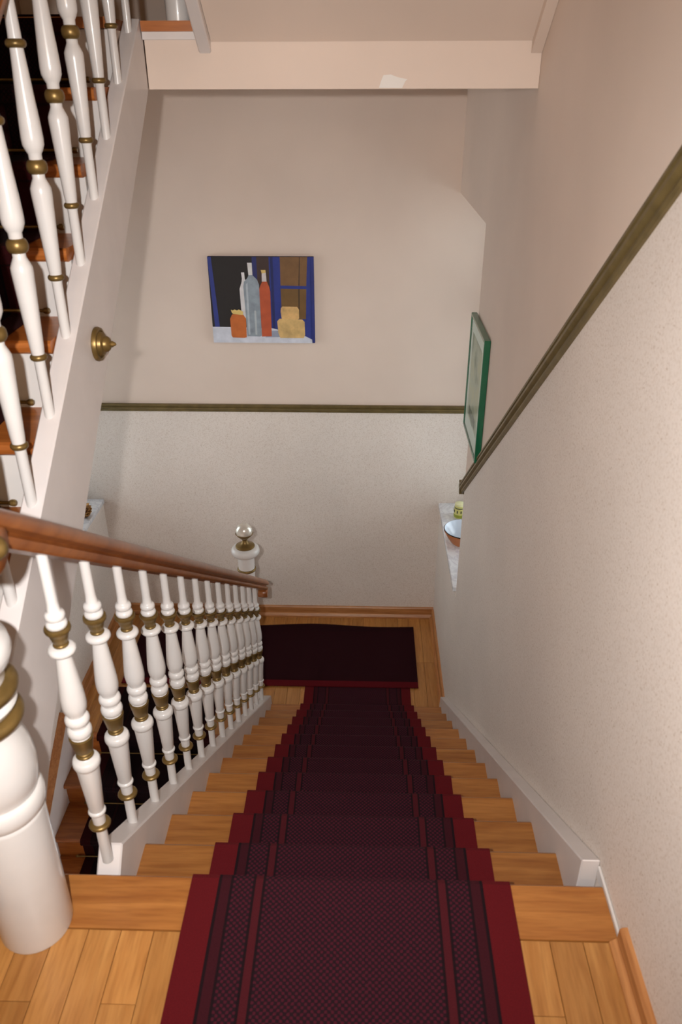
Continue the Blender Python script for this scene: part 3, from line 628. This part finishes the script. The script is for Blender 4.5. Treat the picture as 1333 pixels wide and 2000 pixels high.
def print_mat():
    m, nt, b = new_mat('faded_print'); L = nt.links; b.inputs['Roughness'].default_value = .8
    tc = nd(nt, 'ShaderNodeTexCoord'); n = nd(nt, 'ShaderNodeTexNoise'); n.inputs['Scale'].default_value = 9; n.inputs['Detail'].default_value = 5; L.new(tc.outputs['Object'], n.inputs['Vector'])
    r = ramp(nt, n.outputs['Fac'], [(.32, srgb(150, 158, 138)), (.5, srgb(196, 200, 184)), (.66, srgb(206, 204, 176))]); L.new(r.outputs[0], b.inputs['Base Color']); return m
pmt = print_mat(); spart(box('print', XR-.0235, XR-.0226, FY0+.075, FY1-.075, FZ0+.10, FZ1-.08, pmt), gf)
spart(box('print_strip', XR-.0240, XR-.0236, FY0+.13, FY1-.13, FZ0+.115, FZ0+.165, plain('print_ink', srgb(128, 134, 122), .8, 0, 0, .3, 40)), gf)
spart(box('glass_pane', XR-.0285, XR-.0270, FY0+.0165, FY1-.0165, FZ0+.0165, FZ1-.0165, clear_cover('picture_glass')), gf)

# ---- bowl on the right window sill
bw = empty('bowl', (.632, 3.345, ZS)); tag(bw, 'wide terracotta bowl with pale blue glazed inside on right window sill', 'bowl')
lathe('bowl_body', [(.072, .001), (.078, .006), (.105, .045), (.124, .080), (.130, .090), (.130, .0985), (.126, .099)], plain('terracotta', srgb(190, 116, 66), .5), bw, 40, caps=(1, 0))
lathe('bowl_rim', torus_prof(.127, .1005, .0045, .004, 7), plain('black_glaze', srgb(34, 26, 26), .25), bw, 40, caps=(0, 0))
lathe('bowl_lining', [(.1265, .104), (.120, .094), (.098, .060), (.064, .026), (.02, .014), (.001, .013)], plain('pale_blue_glaze', srgb(214, 226, 240), .15, 0, .4), bw, 40, caps=(0, 1))
# ---- patterned candle jar behind it
cj = empty('candle_jar', (.642, 3.690, ZS)); tag(cj, 'small yellow green patterned jar standing behind the bowl', 'jar')
ym = plain('yellow_green_glaze', srgb(212, 210, 130), .3)
lathe('jar_body', [(.032, .001), (.037, .006), (.039, .045), (.036, .080), (.034, .095), (.030, .096)], ym, cj, 28)
lathe('green_band', torus_prof(.0375, .022, .0018, .012, 5), plain('leaf_green', srgb(150, 160, 50), .4), cj, 28)
lathe('dark_band', torus_prof(.0355, .080, .0016, .004, 5), plain('dark_olive', srgb(44, 48, 34), .4), cj, 28)
lathe('lid', [(.034, .0965), (.036, .100), (.034, .110), (.020, .116), (.004, .117)], plain('cream_lid', srgb(226, 226, 178), .3), cj, 28)
dm = box_me('dark_spot', -.004, .004, -.002, .002, -.010, .010, .001); dm.materials.append(bpy.data.materials['dark_olive'])
for q in range(9):
    a = q*2*math.pi/9; s_ = bpy.data.objects.new('dark_spot', dm); COL.objects.link(s_); s_.parent = cj; s_.location = (.0388*math.cos(a), .0388*math.sin(a), .055); s_.rotation_euler = (0, 0, a+math.pi/2)

# ---- pine cone ornament on the left sill
pc = empty('pine_cone', (-1.995, 3.62, ZS)); tag(pc, 'brown and gold pine cone ornament on the left window sill', 'ornament')
lathe('core', [(.010, .001), (.030, .012), (.036, .035), (.030, .065), (.016, .09), (.003, .10)], plain('cone_brown', srgb(96, 58, 26), .7), pc, 16)
sc_me = prism_bm([(-.010, 0), (.010, 0), (.013, .016), (.006, .026), (-.006, .026), (-.013, .016)], 'y', -.002, .002); sc_m = to_me('cone_scale', sc_me); sc_m.materials.append(plain('cone_gold', srgb(178, 128, 58), .5, .2, 0, .4, 60))
for q in range(44):
    h = .010+.082*q/44; a = q*2.39996; rr_ = .034*math.sin(math.pi*min(.97, (h+.012)/.118))+.004
    s_ = bpy.data.objects.new('cone_scale', sc_m); COL.objects.link(s_); s_.parent = pc; s_.location = (rr_*math.cos(a), rr_*math.sin(a), h); s_.rotation_euler = (math.radians(-48), 0, a-math.pi/2)

# ---- unseen globe lamp, added in the hall behind the camera for warm fill
lp_ = empty('added_fill_lamp', (-.45, YBK+.001, 2.05)); tag(lp_, 'added unseen opal globe with brass back plate, warm fill light in the hall', 'lamp')
lathe('back_plate', [(.06, 0), (.06, .010), (.035, .022), (.014, .030), (.014, .08)], M['brass'], lp_, 24, 'y')
gm_, gnt, gb = new_mat('opal_fill_glow'); gb.inputs['Emission Color'].default_value = (1, .74, .46, 1); gb.inputs['Emission Strength'].default_value = 36; gb.inputs['Base Color'].default_value = (.9, .88, .84, 1)
lathe('globe', [(.13*math.sin(a)+.0005, .21-.13*math.cos(a)) for a in [i*math.pi/18 for i in range(19)]], gm_, lp_, 32, 'y')
